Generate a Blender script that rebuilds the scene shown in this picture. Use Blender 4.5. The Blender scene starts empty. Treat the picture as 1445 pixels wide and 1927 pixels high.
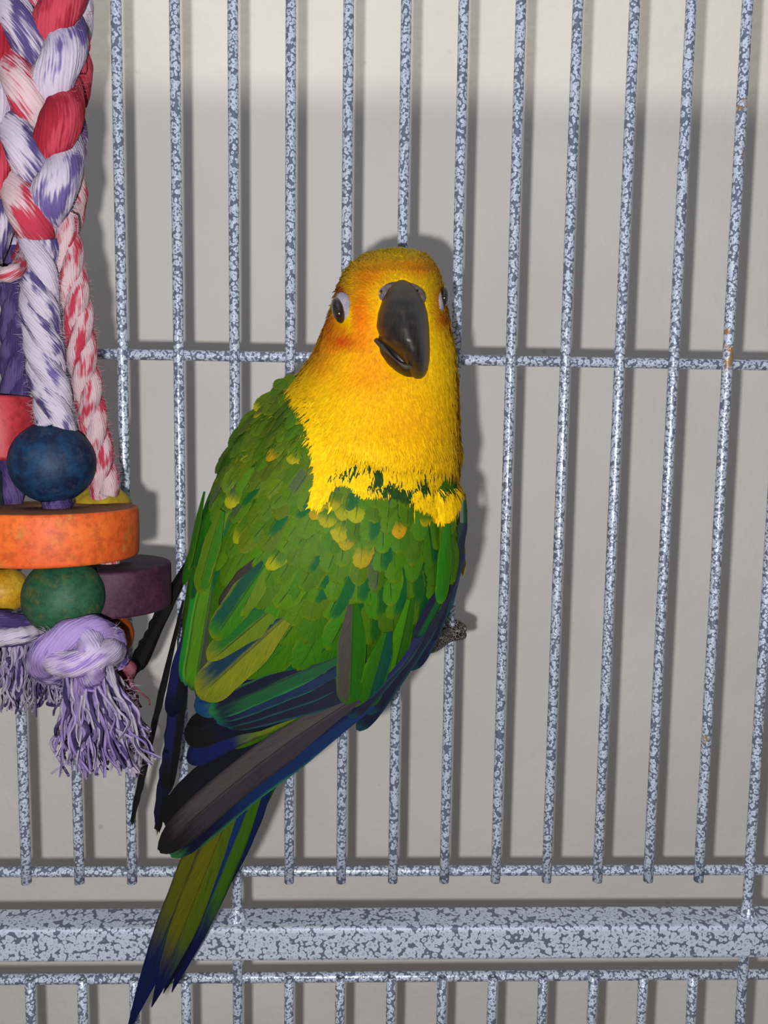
import bpy, math, random
import numpy as np
from mathutils import Vector, Matrix
from mathutils.bvhtree import BVHTree
random.seed(7); rng = np.random.default_rng(7)
scene = bpy.context.scene
col = scene.collection
PI = math.pi

# ------------------------------------------------------------------ camera
W, H, F = 1445, 1927, 1450.0
CAM = Vector((0.09481, -0.31148, 1.35))
PITCH, YAW, ROLL = math.radians(-5.537), math.radians(-1.711), math.radians(-0.793)
RM = (Matrix.Rotation(YAW, 3, 'Z') @ Matrix.Rotation(PITCH, 3, 'X') @ Matrix.Rotation(ROLL, 3, 'Y'))
RIGHT, FWD, UP = RM.col[0].copy(), RM.col[1].copy(), RM.col[2].copy()
cd = bpy.data.cameras.new('camera'); cam = bpy.data.objects.new('camera', cd); col.objects.link(cam)
cd.sensor_fit = 'VERTICAL'; cd.sensor_height = 36.0; cd.lens = F * 36.0 / H
cd.clip_start = 0.01; cd.clip_end = 50
cm = Matrix((RIGHT, UP, -FWD)).transposed().to_4x4(); cm.translation = CAM
cam.matrix_world = cm
scene.camera = cam

# ------------------------------------------------------------------ light
vs = scene.view_settings
vs.view_transform = 'Standard'; vs.look = 'None'; vs.gamma = 1.0; vs.exposure = 0.0; vs.use_curve_mapping = False
world = bpy.data.worlds.new('room_light'); scene.world = world; world.use_nodes = True
bg = world.node_tree.nodes['Background']; bg.inputs[0].default_value = (1.0, 0.97, 0.93, 1); bg.inputs[1].default_value = 0.25

# phone flash beside the lens: a lensed LED throws an even field over the frame
fl = bpy.data.lights.new('phone_flash_offscreen', 'POINT'); fl.energy = 3.95; fl.shadow_soft_size = 0.0035; fl.color = (1.0, 0.985, 0.97)
fo = bpy.data.objects.new('phone_flash_offscreen', fl); col.objects.link(fo)
fm = cm.copy(); fm.translation = CAM - RIGHT * 0.0175 - UP * 0.0145 - FWD * 0.002; fo.matrix_world = fm
fl.use_nodes = True
nt = fl.node_tree; em = nt.nodes['Emission']
tc = nt.nodes.new('ShaderNodeTexCoord'); sx = nt.nodes.new('ShaderNodeSeparateXYZ')
nt.links.new(tc.outputs['Normal'], sx.inputs[0])
ab = nt.nodes.new('ShaderNodeMath'); ab.operation = 'MULTIPLY'; ab.inputs[1].default_value = -1.0; nt.links.new(sx.outputs[2], ab.inputs[0])
mxn = nt.nodes.new('ShaderNodeMath'); mxn.operation = 'MAXIMUM'; mxn.inputs[1].default_value = 0.70; nt.links.new(ab.outputs[0], mxn.inputs[0])
pw = nt.nodes.new('ShaderNodeMath'); pw.operation = 'POWER'; pw.inputs[1].default_value = -2.3; nt.links.new(mxn.outputs[0], pw.inputs[0])
nt.links.new(pw.outputs[0], em.inputs['Strength'])

# warm ceiling lamp above the cage: its light falls between the cage roof and the wall
la = bpy.data.lights.new('ceiling_lamp_offscreen', 'AREA'); la.shape = 'DISK'; la.size = 0.085; la.energy = 8.5; la.color = (1.0, 0.95, 0.80)
lo = bpy.data.objects.new('ceiling_lamp_offscreen', la); col.objects.link(lo); lo.location = (0.05, -0.55, 2.45)
lo.rotation_euler = (math.radians(25), 0, 0)

# ------------------------------------------------------------------ helpers
def lin(r, g, b, k=1.0):
    f = lambda c: (c / 12.92 if c <= 0.04045 else ((c + 0.055) / 1.055) ** 2.4)
    return (f(r / 255) * k, f(g / 255) * k, f(b / 255) * k)

def at(px, py, Y):
    d = FWD * F + RIGHT * (px - W / 2) - UP * (py - H / 2)
    return CAM + d * ((Y - CAM.y) / d.y)

def ray(px, py):
    return (FWD * F + RIGHT * (px - W / 2) - UP * (py - H / 2)).normalized()

def proj(P):
    q = Vector(P) - CAM; dz = q.dot(FWD)
    return (W / 2 + F * q.dot(RIGHT) / dz, H / 2 - F * q.dot(UP) / dz)

def mpp(Y):                     # metres per pixel at depth plane Y
    return (Y - CAM.y) / F

def mesh_from(name, verts, faces, uvs=None, smooth=True, cols=None):
    me = bpy.data.meshes.new(name)
    me.from_pydata([tuple(v) for v in verts], [], faces)
    if uvs is not None:
        ul = me.uv_layers.new(name='UVMap')
        li = np.empty(len(me.loops), dtype=np.int32); me.loops.foreach_get('vertex_index', li)
        ul.data.foreach_set('uv', np.asarray(uvs, dtype=np.float32)[li].ravel())
    if cols is not None:
        ca = me.color_attributes.new('tint', 'FLOAT_COLOR', 'POINT')
        a = np.ones((len(verts), 4), dtype=np.float32); a[:, :3] = cols
        ca.data.foreach_set('color', a.ravel())
    if smooth: me.polygons.foreach_set('use_smooth', [True] * len(me.polygons))
    me.update()
    return me

def link(name, me, mat, parent=None, inv=None):
    o = bpy.data.objects.new(name, me); col.objects.link(o)
    if me is not None and mat is not None and not me.materials: me.materials.append(mat)
    if parent is not None:
        o.parent = parent
        if inv is not None: o.matrix_parent_inverse = inv
    return o

def thing(name, loc, label, cat):
    o = bpy.data.objects.new(name, None); col.objects.link(o); o.location = loc; o.empty_display_size = 0.02
    o['label'] = label; o['category'] = cat
    return o, Matrix.Translation(-Vector(loc))

def catmull(pts, n):
    pts = [Vector(p) for p in pts]
    P = [pts[0] * 2 - pts[1]] + pts + [pts[-1] * 2 - pts[-2]]
    out = []
    seg = len(pts) - 1
    for k in range(n):
        t = k / (n - 1) * seg; i = min(int(t), seg - 1); t -= i
        a, b, c, d = P[i], P[i + 1], P[i + 2], P[i + 3]
        out.append(0.5 * ((2 * b) + (c - a) * t + (2 * a - 5 * b + 4 * c - d) * t * t + (3 * b - a - 3 * c + d) * t ** 3))
    return out

def tube(path, rad, nseg=12, cap=True, yarns=0, twist=0.0, amp=0.0, flat=None):
    """swept tube; rad a number or f(t); yarns>0 gives twisted grooves in real relief"""
    n = len(path); verts = []; faces = []; uvs = []
    T = []
    for i in range(n):
        a = path[max(i - 1, 0)]; b = path[min(i + 1, n - 1)]
        T.append((b - a).normalized())
    ref = Vector((0, -1, 0)) if abs(T[0].y) < 0.9 else Vector((1, 0, 0))
    N = (ref - T[0] * ref.dot(T[0])).normalized()
    s = 0.0
    for i in range(n):
        if i:
            s += (path[i] - path[i - 1]).length
            N = (N - T[i] * N.dot(T[i])).normalized()
        B = T[i].cross(N)
        r = rad(i / (n - 1)) if callable(rad) else rad
        for k in range(nseg + 1):
            th = 2 * PI * k / nseg
            rr = r
            if yarns: rr *= 1 - amp + amp * 2 * abs(math.sin(0.5 * yarns * th + twist * s)) ** 0.7
            verts.append(path[i] + N * (math.cos(th) * rr) + B * (math.sin(th) * rr))
            uvs.append((s, k / nseg))
    m = nseg + 1
    for i in range(n - 1):
        for k in range(nseg):
            faces.append((i * m + k, i * m + k + 1, (i + 1) * m + k + 1, (i + 1) * m + k))
    if cap:
        for i, c in ((0, path[0] - T[0] * 0.0), (n - 1, path[-1])):
            ci = len(verts); verts.append(c); uvs.append((0 if i == 0 else s, 0.5))
            for k in range(nseg):
                f = (i * m + k, ci, i * m + k + 1)
                faces.append(f if i else f[::-1])
    return verts, faces, uvs

def join(parts):
    V, Fc, U = [], [], []
    for v, f, u in parts:
        o = len(V); V += list(v); U += list(u); Fc += [tuple(i + o for i in q) for q in f]
    return V, Fc, U

def lathe(prof, axis_o, n=40, ax=Vector((0, 0, 1)), wob=0.0, seed=0):
    """prof: list of (r, h); closed when it ends at r=0"""
    rg = np.random.default_rng(seed)
    ax = ax.normalized(); X = ax.orthogonal().normalized(); Yv = ax.cross(X)
    ph = rg.uniform(0, 6.28, 4)
    verts, faces, uvs = [], [], []
    for (r, h) in prof:
        for k in range(n):
            th = 2 * PI * k / n
            w = 1 + wob * (math.sin(2 * th + ph[0]) + 0.6 * math.sin(3 * th + ph[1]) + 0.4 * math.sin(5 * th + ph[2] + h * 300))
            verts.append(axis_o + X * (math.cos(th) * r * w) + Yv * (math.sin(th) * r * w) + ax * h)
            uvs.append((k / n, h))
    for i in range(len(prof) - 1):
        for k in range(n):
            k2 = (k + 1) % n
            faces.append((i * n + k, i * n + k2, (i + 1) * n + k2, (i + 1) * n + k))
    return verts, faces, uvs

def box(x0, x1, y0, y1, z0, z1, b=0.0, name='box'):
    import bmesh
    bm = bmesh.new(); bmesh.ops.create_cube(bm, size=1)
    for v in bm.verts:
        v.co = Vector(((x0 + x1) / 2 + v.co.x * (x1 - x0), (y0 + y1) / 2 + v.co.y * (y1 - y0), (z0 + z1) / 2 + v.co.z * (z1 - z0)))
    if b: bmesh.ops.bevel(bm, geom=list(bm.edges), offset=b, segments=3, affect='EDGES', profile=0.5)
    me = bpy.data.meshes.new(name); bm.to_mesh(me); bm.free()
    return me

# ------------------------------------------------------------------ material helpers
class NT:
    def __init__(s, name):
        s.mat = bpy.data.materials.new(name); s.mat.use_nodes = True
        s.t = s.mat.node_tree; s.b = s.t.nodes['Principled BSDF']
    def n(s, kind, **kw):
        nd = s.t.nodes.new('ShaderNode' + kind)
        for k, v in kw.items(): setattr(nd, k, v)
        return nd
    def put(s, sock, v):
        if isinstance(v, bpy.types.NodeSocket): s.t.links.new(v, sock)
        elif isinstance(v, (tuple, list)) and len(v) == 3 and sock.type == 'RGBA': sock.default_value = (*v, 1)
        else: sock.default_value = v
    def m(s, op, a, b=0.0, c=None, clamp=False):
        nd = s.n('Math', operation=op, use_clamp=clamp); s.put(nd.inputs[0], a); s.put(nd.inputs[1], b)
        if c is not None: s.put(nd.inputs[2], c)
        return nd.outputs[0]
    def rng(s, v, a, b, lo=0.0, hi=1.0, smooth=True):
        nd = s.n('MapRange'); nd.interpolation_type = 'SMOOTHSTEP' if smooth else 'LINEAR'
        s.put(nd.inputs['Value'], v); s.put(nd.inputs['From Min'], a); s.put(nd.inputs['From Max'], b)
        s.put(nd.inputs['To Min'], lo); s.put(nd.inputs['To Max'], hi)
        return nd.outputs[0]
    def mix(s, f, a, b, mode='MIX'):
        nd = s.n('Mix', data_type='RGBA', blend_type=mode)
        s.put(nd.inputs['Factor'], f); s.put(nd.inputs['A'], a); s.put(nd.inputs['B'], b) if False else None
        ins = [i for i in nd.inputs if i.type == 'RGBA']
        s.put(ins[0], a); s.put(ins[1], b)
        s.put(nd.inputs[0], f)
        return [o for o in nd.outputs if o.type == 'RGBA'][0]
    def noise(s, vec, scale, detail=3, rough=0.55, dist=0.0):
        nd = s.n('TexNoise'); s.put(nd.inputs['Vector'], vec); nd.inputs['Scale'].default_value = scale
        nd.inputs['Detail'].default_value = detail; nd.inputs['Roughness'].default_value = rough; nd.inputs['Distortion'].default_value = dist
        return nd.outputs['Fac']
    def vor(s, vec, scale, feature='F1', rnd=1.0):
        nd = s.n('TexVoronoi'); nd.feature = feature; s.put(nd.inputs['Vector'], vec); nd.inputs['Scale'].default_value = scale
        nd.inputs['Randomness'].default_value = rnd
        return nd.outputs
    def vm(s, op, a, b=None):
        nd = s.n('VectorMath', operation=op); s.put(nd.inputs[0], a)
        if b is not None: s.put(nd.inputs[1], b)
        return nd.outputs[0]
    def pos(s): return s.n('NewGeometry').outputs['Position']
    def bump(s, h, strength=0.3, dist=0.001):
        nd = s.n('Bump'); nd.inputs['Strength'].default_value = strength; nd.inputs['Distance'].default_value = dist
        s.put(nd.inputs['Height'], h); s.t.links.new(nd.outputs[0], s.b.inputs['Normal'])
    def fin(s, color=None, rough=0.5, spec=0.4, metal=0.0):
        if color is not None: s.put(s.b.inputs['Base Color'], color)
        s.put(s.b.inputs['Roughness'], rough); s.b.inputs['Specular IOR Level'].default_value = spec
        s.b.inputs['Metallic'].default_value = metal
        return s.mat

def mat_wall():
    t = NT('wall_paint'); p = t.pos()
    n1 = t.noise(p, 35, 4); n2 = t.noise(p, 260, 3); n3 = t.noise(p, 9, 2)
    c = t.mix(t.rng(n3, 0.3, 0.7), (0.555, 0.53, 0.505), (0.60, 0.58, 0.555))
    fl = t.vor(p, 55)                         # sparse scuffs and specks
    sp = t.m('MULTIPLY', t.rng(fl['Distance'], 0.10, 0.05), t.rng(t.noise(p, 30, 1), 0.60, 0.66))
    c = t.mix(t.m('MULTIPLY', sp, 0.30), c, (0.20, 0.19, 0.18))
    h = t.m('ADD', t.m('MULTIPLY', n1, 1.0), t.m('MULTIPLY', n2, 0.22))
    t.bump(h, 0.5, 0.0020)
    return t.fin(c, 0.6, 0.2)

def mat_hammer(name, size, k=1.0, cov=0.0, pitw=0.0):
    """hammered enamel: pale ringed blisters parted by dark grooves"""
    t = NT(name); p = t.pos()
    w = t.n('TexNoise'); t.put(w.inputs['Vector'], p); w.inputs['Scale'].default_value = 300; w.inputs['Detail'].default_value = 1
    off = t.vm('MULTIPLY', t.vm('SUBTRACT', w.outputs['Color'], (0.5, 0.5, 0.5)), (0.0012, 0.0012, 0.0012))
    q = t.vm('ADD', p, off)
    d = t.vor(q, 1.0 / size, 'F1', 0.9)['Distance']; d2 = t.vor(t.vm('ADD', q, (0.31, 0.17, 0.53)), 1.7 / size, 'F1', 1.0)['Distance']
    n1 = t.noise(p, 420, 1)
    big = t.rng(d, 0.54 + cov, 0.46 + cov); small = t.rng(d2, 0.60 + cov * 2, 0.49 + cov * 2)
    cell = t.m('MAXIMUM', big, small)
    rim = t.m('MAXIMUM', t.m('MULTIPLY', t.rng(d, 0.24, 0.36), big), t.m('MULTIPLY', t.rng(d2, 0.18, 0.28), small))
    pit = t.m('MAXIMUM', t.m('MULTIPLY', t.rng(d, 0.20 + pitw, 0.13 + pitw), t.rng(n1, 0.42 - pitw, 0.56 - pitw)), t.m('MULTIPLY', t.m('MULTIPLY', t.rng(d2, 0.17, 0.10), t.rng(n1, 0.56, 0.44)), t.m('SUBTRACT', 1.0, big)))
    pale = t.mix(rim, lin(172, 186, 212, k), lin(206, 216, 234, k))
    c = t.mix(cell, lin(106, 115, 136, k), pale)
    c = t.mix(t.m('MULTIPLY', pit, 0.8), c, lin(108, 118, 140, k))
    at_r = t.n('Attribute', attribute_type='OBJECT', attribute_name='rust')   # rust spots of the one bar that has them
    rm = None
    rust = t.m('MULTIPLY', t.m('MULTIPLY', t.rng(t.noise(p, 200, 2), 0.50, 0.60), at_r.outputs['Fac']), t.rng(t.noise(p, 45, 1), 0.57, 0.66))
    c = t.mix(rust, c, lin(158, 122, 80, k))
    t.bump(t.m('SUBTRACT', cell, t.m('MULTIPLY', pit, 0.4)), 0.35, 0.0003)
    return t.fin(c, 0.34, 0.55, 0.15)

def mat_feather():
    t = NT('feather_vane')
    oi = t.n('ObjectInfo'); base = oi.outputs['Color']; rnd = oi.outputs['Random']
    A = lambda nm: t.n('Attribute', attribute_type='OBJECT', attribute_name=nm).outputs
    tip, web, fr = A('tip_color')['Color'], A('web_color')['Color'], A('fringe_color')['Color']
    ts = A('tip_start')['Fac']
    uvn = t.n('UVMap'); s = t.n('SeparateXYZ'); t.put(s.inputs[0], uvn.outputs[0]); u, v = s.outputs[0], s.outputs[1]
    sv = t.vm('ADD', uvn.outputs[0], t.n('CombineXYZ').outputs[0])
    cb = t.n('CombineXYZ'); t.put(cb.inputs[0], u); t.put(cb.inputs[1], v); t.put(cb.inputs[2], t.m('MULTIPLY', rnd, 37.0))
    uvr = cb.outputs[0]
    vc = t.m('SUBTRACT', v, 0.5); a = t.m('MULTIPLY', t.m('ABSOLUTE', vc), 2.0)
    nz = t.noise(uvr, 6.0, 3)
    nzs = t.m('SUBTRACT', nz, 0.5)
    c = t.mix(t.rng(t.m('ADD', vc, t.m('MULTIPLY', nzs, 0.12)), -0.02, 0.10), base, web)
    ut = t.m('ADD', u, t.m('MULTIPLY', nzs, 0.25))
    c = t.mix(t.rng(ut, ts, t.m('ADD', ts, 0.28)), c, tip)
    frf = t.m('MAXIMUM', t.rng(t.m('ADD', a, t.m('MULTIPLY', nzs, 0.3)), 0.80, 1.0), t.rng(t.m('ADD', u, t.m('MULTIPLY', nzs, 0.12)), 0.90, 1.0))
    c = t.mix(t.m('MULTIPLY', frf, 0.7), c, fr)
    ph = t.m('SUBTRACT', t.m('MULTIPLY', u, 260.0), t.m('MULTIPLY', a, 75.0))
    st = t.m('SINE', t.m('ADD', ph, t.m('MULTIPLY', nz, 6.0)))
    c = t.mix(t.m('MULTIPLY', t.rng(st, 0.2, 1.0), 0.30), c, (0.0, 0.0, 0.0))
    cr = t.n('CombineXYZ'); t.put(cr.inputs[0], t.m('SUBTRACT', t.m('MULTIPLY', u, 14.0), t.m('MULTIPLY', a, 5.0))); t.put(cr.inputs[1], t.m('MULTIPLY', v, 3.0)); t.put(cr.inputs[2], t.m('MULTIPLY', rnd, 91.0))
    br = t.noise(cr.outputs[0], 2.2, 4, 0.65)
    c = t.mix(t.rng(br, 0.50, 0.72, 0.0, 0.45), c, t.mix(1.0, c, (1.9, 1.45, 1.0), 'MULTIPLY'))
    c = t.mix(t.rng(br, 0.46, 0.26, 0.0, 0.55), c, t.mix(1.0, c, (0.30, 0.42, 0.35), 'MULTIPLY'))
    ra = t.m('MULTIPLY', t.rng(a, 0.06, 0.02), t.rng(u, 0.92, 0.80))
    c = t.mix(t.m('MULTIPLY', t.m('MULTIPLY', ra, t.rng(rnd, 0.1, 0.9, 0.25, 0.9)), 0.8), c, (0.006, 0.007, 0.006))
    t.bump(t.m('ADD', t.m('MULTIPLY', st, 0.5), t.m('MULTIPLY', ra, 1.5)), 0.25, 0.0002)
    t.b.inputs['Sheen Weight'].default_value = 0.0
    return t.fin(c, 0.6, 0.13)

def mat_tint(name, rough=0.7, spec=0.15, bumpscale=0):
    t = NT(name); a = t.n('Attribute', attribute_name='tint')
    p = t.pos(); c = t.mix(t.rng(t.noise(p, 900, 2), 0.3, 0.7, 0.0, 0.18), a.outputs['Color'], (0.0, 0.0, 0.0))
    if bumpscale: t.bump(t.noise(p, bumpscale, 3), 0.4, 0.0004)
    return t.fin(c, rough, spec)

def mat_rope(name, ca, cb, frac, scale=55.0, cc=None):
    scale *= 1.6
    """spun cotton, space-dyed: patches of colour cb on ca drawn out along the yarn"""
    t = NT(name); uv = t.n('UVMap').outputs[0]; rnd = t.n('ObjectInfo').outputs['Random']
    s = t.n('SeparateXYZ'); t.put(s.inputs[0], uv); u, v = s.outputs[0], s.outputs[1]
    u2 = t.m('ADD', u, t.m('MULTIPLY', rnd, 3.0))
    cv = t.n('CombineXYZ'); t.put(cv.inputs[0], u2)
    th = t.m('MULTIPLY', v, 2 * PI)
    t.put(cv.inputs[1], t.m('MULTIPLY', t.m('SINE', th), 0.008)); t.put(cv.inputs[2], t.m('MULTIPLY', t.m('COSINE', th), 0.008))
    big = t.noise(cv.outputs[0], scale, 2, 0.5)
    # fibre coordinate: yarns wind round the strand
    w = t.m('ADD', t.m('MULTIPLY', v, 9.0), t.m('MULTIPLY', u, 160.0))
    fv = t.n('CombineXYZ'); t.put(fv.inputs[0], t.m('MULTIPLY', u2, 130.0)); t.put(fv.inputs[1], t.m('MULTIPLY', w, 4.0))
    fib = t.noise(fv.outputs[0], 1.4, 4, 0.65)
    fac = t.rng(t.m('ADD', big, t.m('MULTIPLY', t.m('SUBTRACT', fib, 0.5), 0.55)), frac - 0.07, frac + 0.07)
    c = t.mix(fac, cb, ca)
    if cc is not None: c = t.mix(t.rng(t.noise(cv.outputs[0], scale * 0.6, 2), 0.50, 0.62, 0, 0.75), c, cc)
    t.bump(t.m('ADD', fib, t.m('MULTIPLY', t.m('SINE', t.m('MULTIPLY', w, 2 * PI * 3)), 0.15)), 0.6, 0.0007)
    return t.fin(c, 0.85, 0.1)

def mat_dyed(name, c1, c2, c3=None, scale=70, rough=0.5, spec=0.22):
    t = NT(name); p = t.pos()
    n = t.noise(p, scale, 4, 0.65); n2 = t.noise(p, scale * 5, 3, 0.7)
    c = t.mix(t.rng(n, 0.35, 0.65), c1, c2)
    if c3: c = t.mix(t.rng(t.noise(p, scale * 1.8, 5, 0.7), 0.52, 0.70), c, c3)
    st = t.noise(t.vm('ADD', p, (1.7, 0.9, 2.3)), scale * 5, 3, 0.7)      # dye mottling, apart from the relief
    c = t.mix(t.rng(st, 0.58, 0.35, 0, 0.55), c, t.mix(1.0, c, (0.5, 0.45, 0.45), 'MULTIPLY'))
    t.bump(t.m('ADD', n, t.m('MULTIPLY', n2, 0.4)), 0.35, 0.0006)
    return t.fin(c, rough, spec)

def mat_endgrain(name, c1, c2, centre):
    t = NT(name); p = t.vm('SUBTRACT', t.pos(), tuple(centre))
    d = t.vm('LENGTH', p)
    nd = t.n('VectorMath', operation='LENGTH'); t.put(nd.inputs[0], p)
    r = t.m('ADD', nd.outputs['Value'], t.m('MULTIPLY', t.noise(p, 60, 3), 0.004))
    s = t.m('SINE', t.m('MULTIPLY', r, 3000.0))
    c = t.mix(t.rng(s, -1, 1), c1, c2)
    c = t.mix(t.rng(t.noise(p, 90, 4), 0.45, 0.7, 0, 0.5), c, c2)
    return t.fin(c, 0.7, 0.2)

def mat_horn(name, c1, c2, rough=0.33):
    t = NT(name); p = t.pos()
    sp = t.vm('MULTIPLY', p, (900.0, 300.0, 140.0))
    n = t.noise(sp, 1.0, 4, 0.6); n2 = t.noise(p, 220, 3)
    c = t.mix(t.rng(n, 0.35, 0.7), c1, c2)
    c = t.mix(t.rng(n2, 0.55, 0.75, 0, 0.35), c, lin(120, 92, 74, 0.4))
    t.bump(t.m('ADD', n, n2), 0.25, 0.0004)
    return t.fin(c, rough, 0.35)

def mat_scales():
    t = NT('scaly_skin'); p = t.pos()
    e = t.vor(t.vm('MULTIPLY', p, (1, 1, 1.15)), 620, 'DISTANCE_TO_EDGE')['Distance']
    c = t.mix(t.rng(e, 0.015, 0.055), lin(186, 166, 162, 0.6), lin(30, 25, 27, 0.5))
    t.bump(t.rng(e, 0.0, 0.2), 0.5, 0.0004)
    return t.fin(c, 0.5, 0.4)

def mat_plain(name, c, rough=0.5, spec=0.4):
    t = NT(name); p = t.pos()
    c2 = t.mix(t.rng(t.noise(p, 400, 3), 0.3, 0.7, 0, 0.25), c, tuple(x * 0.6 for x in c))
    return t.fin(c2, rough, spec)

M = {}
M['wall'] = mat_wall()
M['bar'] = mat_hammer('hammered_enamel_bar', 0.0023, 0.74, -0.045, 0.04)
M['rail'] = mat_hammer('hammered_enamel_rail', 0.0031, 0.74)
M['feather'] = mat_feather()
M['plume'] = mat_tint('short_plumage', 0.75, 0.12)
M['body'] = mat_tint('down', 0.9, 0.05, 500)
M['floor'] = mat_plain('floor_boards', (0.25, 0.2, 0.16), 0.6)

# ------------------------------------------------------------------ setting
YW = 0.105
o = link('wall_back', box(-2.2, 2.4, YW, YW + 0.12, 0.0, 2.7, name='wall_back'), M['wall']); o['kind'] = 'structure'
o['label'] = 'pale grey beige painted wall behind the cage bars'
o = link('floor', box(-2.2, 2.4, -2.6, YW + 0.12, -0.1, 0.0, name='floor'), M['floor']); o['kind'] = 'structure'

# ------------------------------------------------------------------ cage
S = 0.022; BR = 0.00205
Z0 = CAM.z
ZA, ZB, ZD = Z0 + 0.0315, Z0 - 0.1856, Z0 - 0.2342     # three cross wires
RT = Z0 - 0.2040                                      # rail top
RB = Z0 - 0.2185
ROOF = Z0 + 0.306
X_L, X_R = -0.235, 0.425
cage, ci = thing('bird_cage', (0.095, 0, 0), 'grey hammered metal bird cage with thin vertical bars in front of pale wall', 'cage')
def barmesh(z0, z1, nm, round_lo=True):
    n = max(8, int((z1 - z0) / 0.02))
    path = [Vector((0, 0, z0 + (z1 - z0) * k / n)) for k in range(n + 1)]
    path = [Vector((0, 0, z0)), Vector((0, 0, z0 + 0.0004))] + path[1:-1] + [Vector((0, 0, z1 - 0.0004)), Vector((0, 0, z1))]
    N = len(path) - 1
    v, f, u = tube(path, lambda t: BR * (0.55 if t in (0.0, 1.0) else 1.0), 16)
    return mesh_from(nm, v, f, u)
up_me = barmesh(ZB - 0.0033, ROOF, 'bar_upper'); up_me.materials.append(M['bar'])
lo_me = barmesh(Z0 - 0.42, ZD + 0.0022, 'bar_lower'); lo_me.materials.append(M['bar'])
lg_me = barmesh(Z0 - 0.42, ROOF, 'bar_long'); lg_me.materials.append(M['bar'])
for i in range(-10, 19):
    if (i - 2) % 10 == 0:
        o = link('bar', lg_me, None, cage, ci); o.location = (i * S, 0, 0); o['rust'] = 0.0
        for zz, sg in ((RT, 1), (RB, -1)):
            w = lathe([(0.0001, 0.0052 * sg), (BR * 1.03, 0.005 * sg), (BR * 1.25, 0.0028 * sg), (BR * 1.9, 0.0008 * sg), (BR * 2.4, -0.0006 * sg)], Vector((i * S, -0.0005, zz)), 16, wob=0.05, seed=i + 30)
            if sg == 1: link('weld', mesh_from('weld', *w), M['bar'], cage, ci)
    else:
        o = link('bar', up_me, None, cage, ci); o.location = (i * S, 0, 0); o['rust'] = 1.0 if i == 11 else 0.0
        o = link('bar', lo_me, None, cage, ci); o.location = (i * S, 0, 0); o['rust'] = 0.0
for z in (ZA, ZB, ZD):
    path = [Vector((X_L + (X_R - X_L) * k / 30, 0.0033, z)) for k in range(31)]
    o = link('crosswire', mesh_from('crosswire', *tube(path, BR * 1.03, 16)), M['bar'], cage, ci); o['rust'] = 0.0
link('frame_rail', box(X_L, X_R, -0.0085, 0.0070, RB, RT, 0.0016, 'frame_rail'), M['rail'], cage, ci)
link('frame_rail', box(X_L, X_R, -0.0075, 0.0070, Z0 - 0.433, Z0 - 0.419, 0.0016, 'frame_rail'), M['rail'], cage, ci)
for x in (X_L - 0.0075, X_R + 0.0075):
    link('corner_post', box(x - 0.0075, x + 0.0075, -0.0075, 0.0075, 0.0, ROOF + 0.02, 0.0016, 'corner_post'), M['rail'], cage, ci)
link('roof_panel', box(X_L - 0.01, X_R + 0.01, -0.50, 0.009, ROOF - 0.002, ROOF + 0.006, 0.001, 'roof_panel'), M['rail'], cage, ci)

# ------------------------------------------------------------------ parrot
G = 0.50      # albedo per photographed value at the bird's distance from the flash
GY = 0.66
YEL = np.array(lin(252, 208, 4, GY)); YEL2 = np.array(lin(250, 190, 2, GY)); ORA = np.array(lin(240, 124, 2, GY)); RED = np.array(lin(205, 70, 8, GY))
GRN = np.array(lin(62, 112, 14, G)); DGR = np.array(lin(30, 60, 14, G))
bird, bi = thing('parrot', tuple(at(640, 1290, -0.03)), 'green and yellow parrot clinging to the cage bars with head turned back', 'parrot')

ROWS = [ # y, left, right, Yc, toward camera, toward cage
 (467, 735, 758, -.0345, .003, .003), (471, 712, 778, -.0345, .0075, .007), (480, 684, 803, -.035, .0125, .012), (496, 661, 818, -.0355, .0175, .016),
 (516, 647, 828, -.036, .0215, .019), (545, 634, 836, -.036, .0250, .021), (580, 623, 842, -.036, .0268, .022), (620, 609, 849, -.036, .0275, .0225),
 (660, 592, 857, -.036, .0280, .0225), (700, 566, 861, -.0365, .0295, .023), (740, 536, 862, -.0380, .0320, .024), (780, 500, 863, -.0400, .0345, .026),
 (820, 464, 864, -.0420, .0370, .028), (850, 440, 866, -.0430, .0370, .029), (884, 420, 862, -.0440, .0355, .030), (910, 408, 860, -.0450, .0345, .030),
 (960, 392, 859, -.0460, .0355, .030), (1010, 377, 858, -.0465, .0365, .030), (1060, 366, 854, -.0465, .0365, .030), (1110, 357, 845, -.0460, .0355, .028),
 (1160, 352, 828, -.0450, .0340, .026), (1210, 352, 800, -.0440, .0315, .023), (1260, 358, 765, -.0430, .0265, .020), (1310, 368, 710, -.0420, .0210, .016),
 (1360, 385, 645, -.0410, .0150, .012), (1420, 405, 575, -.0395, .0105, .009), (1480, 425, 520, -.0380, .0075, .007), (1540, 440, 490, -.0370, .0055, .005), (1560, 452, 472, -.0365, .003, .003)]
RA = np.array(ROWS, dtype=float)
def row(y):
    return [np.interp(y, RA[:, 0], RA[:, k]) for k in range(1, 6)]
NS = 56
def fold_y(x): return np.interp(x, [600, 640, 700, 740, 800, 850, 870], [812, 828, 856, 868, 864, 882, 892])
bv, bfc = [], []
ys = [467, 469, 471, 475, 480, 487, 496, 506] + list(range(516, 828, 12)) + list(range(828, 912, 4)) + list(range(912, 1560, 12)) + [1560]
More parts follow.
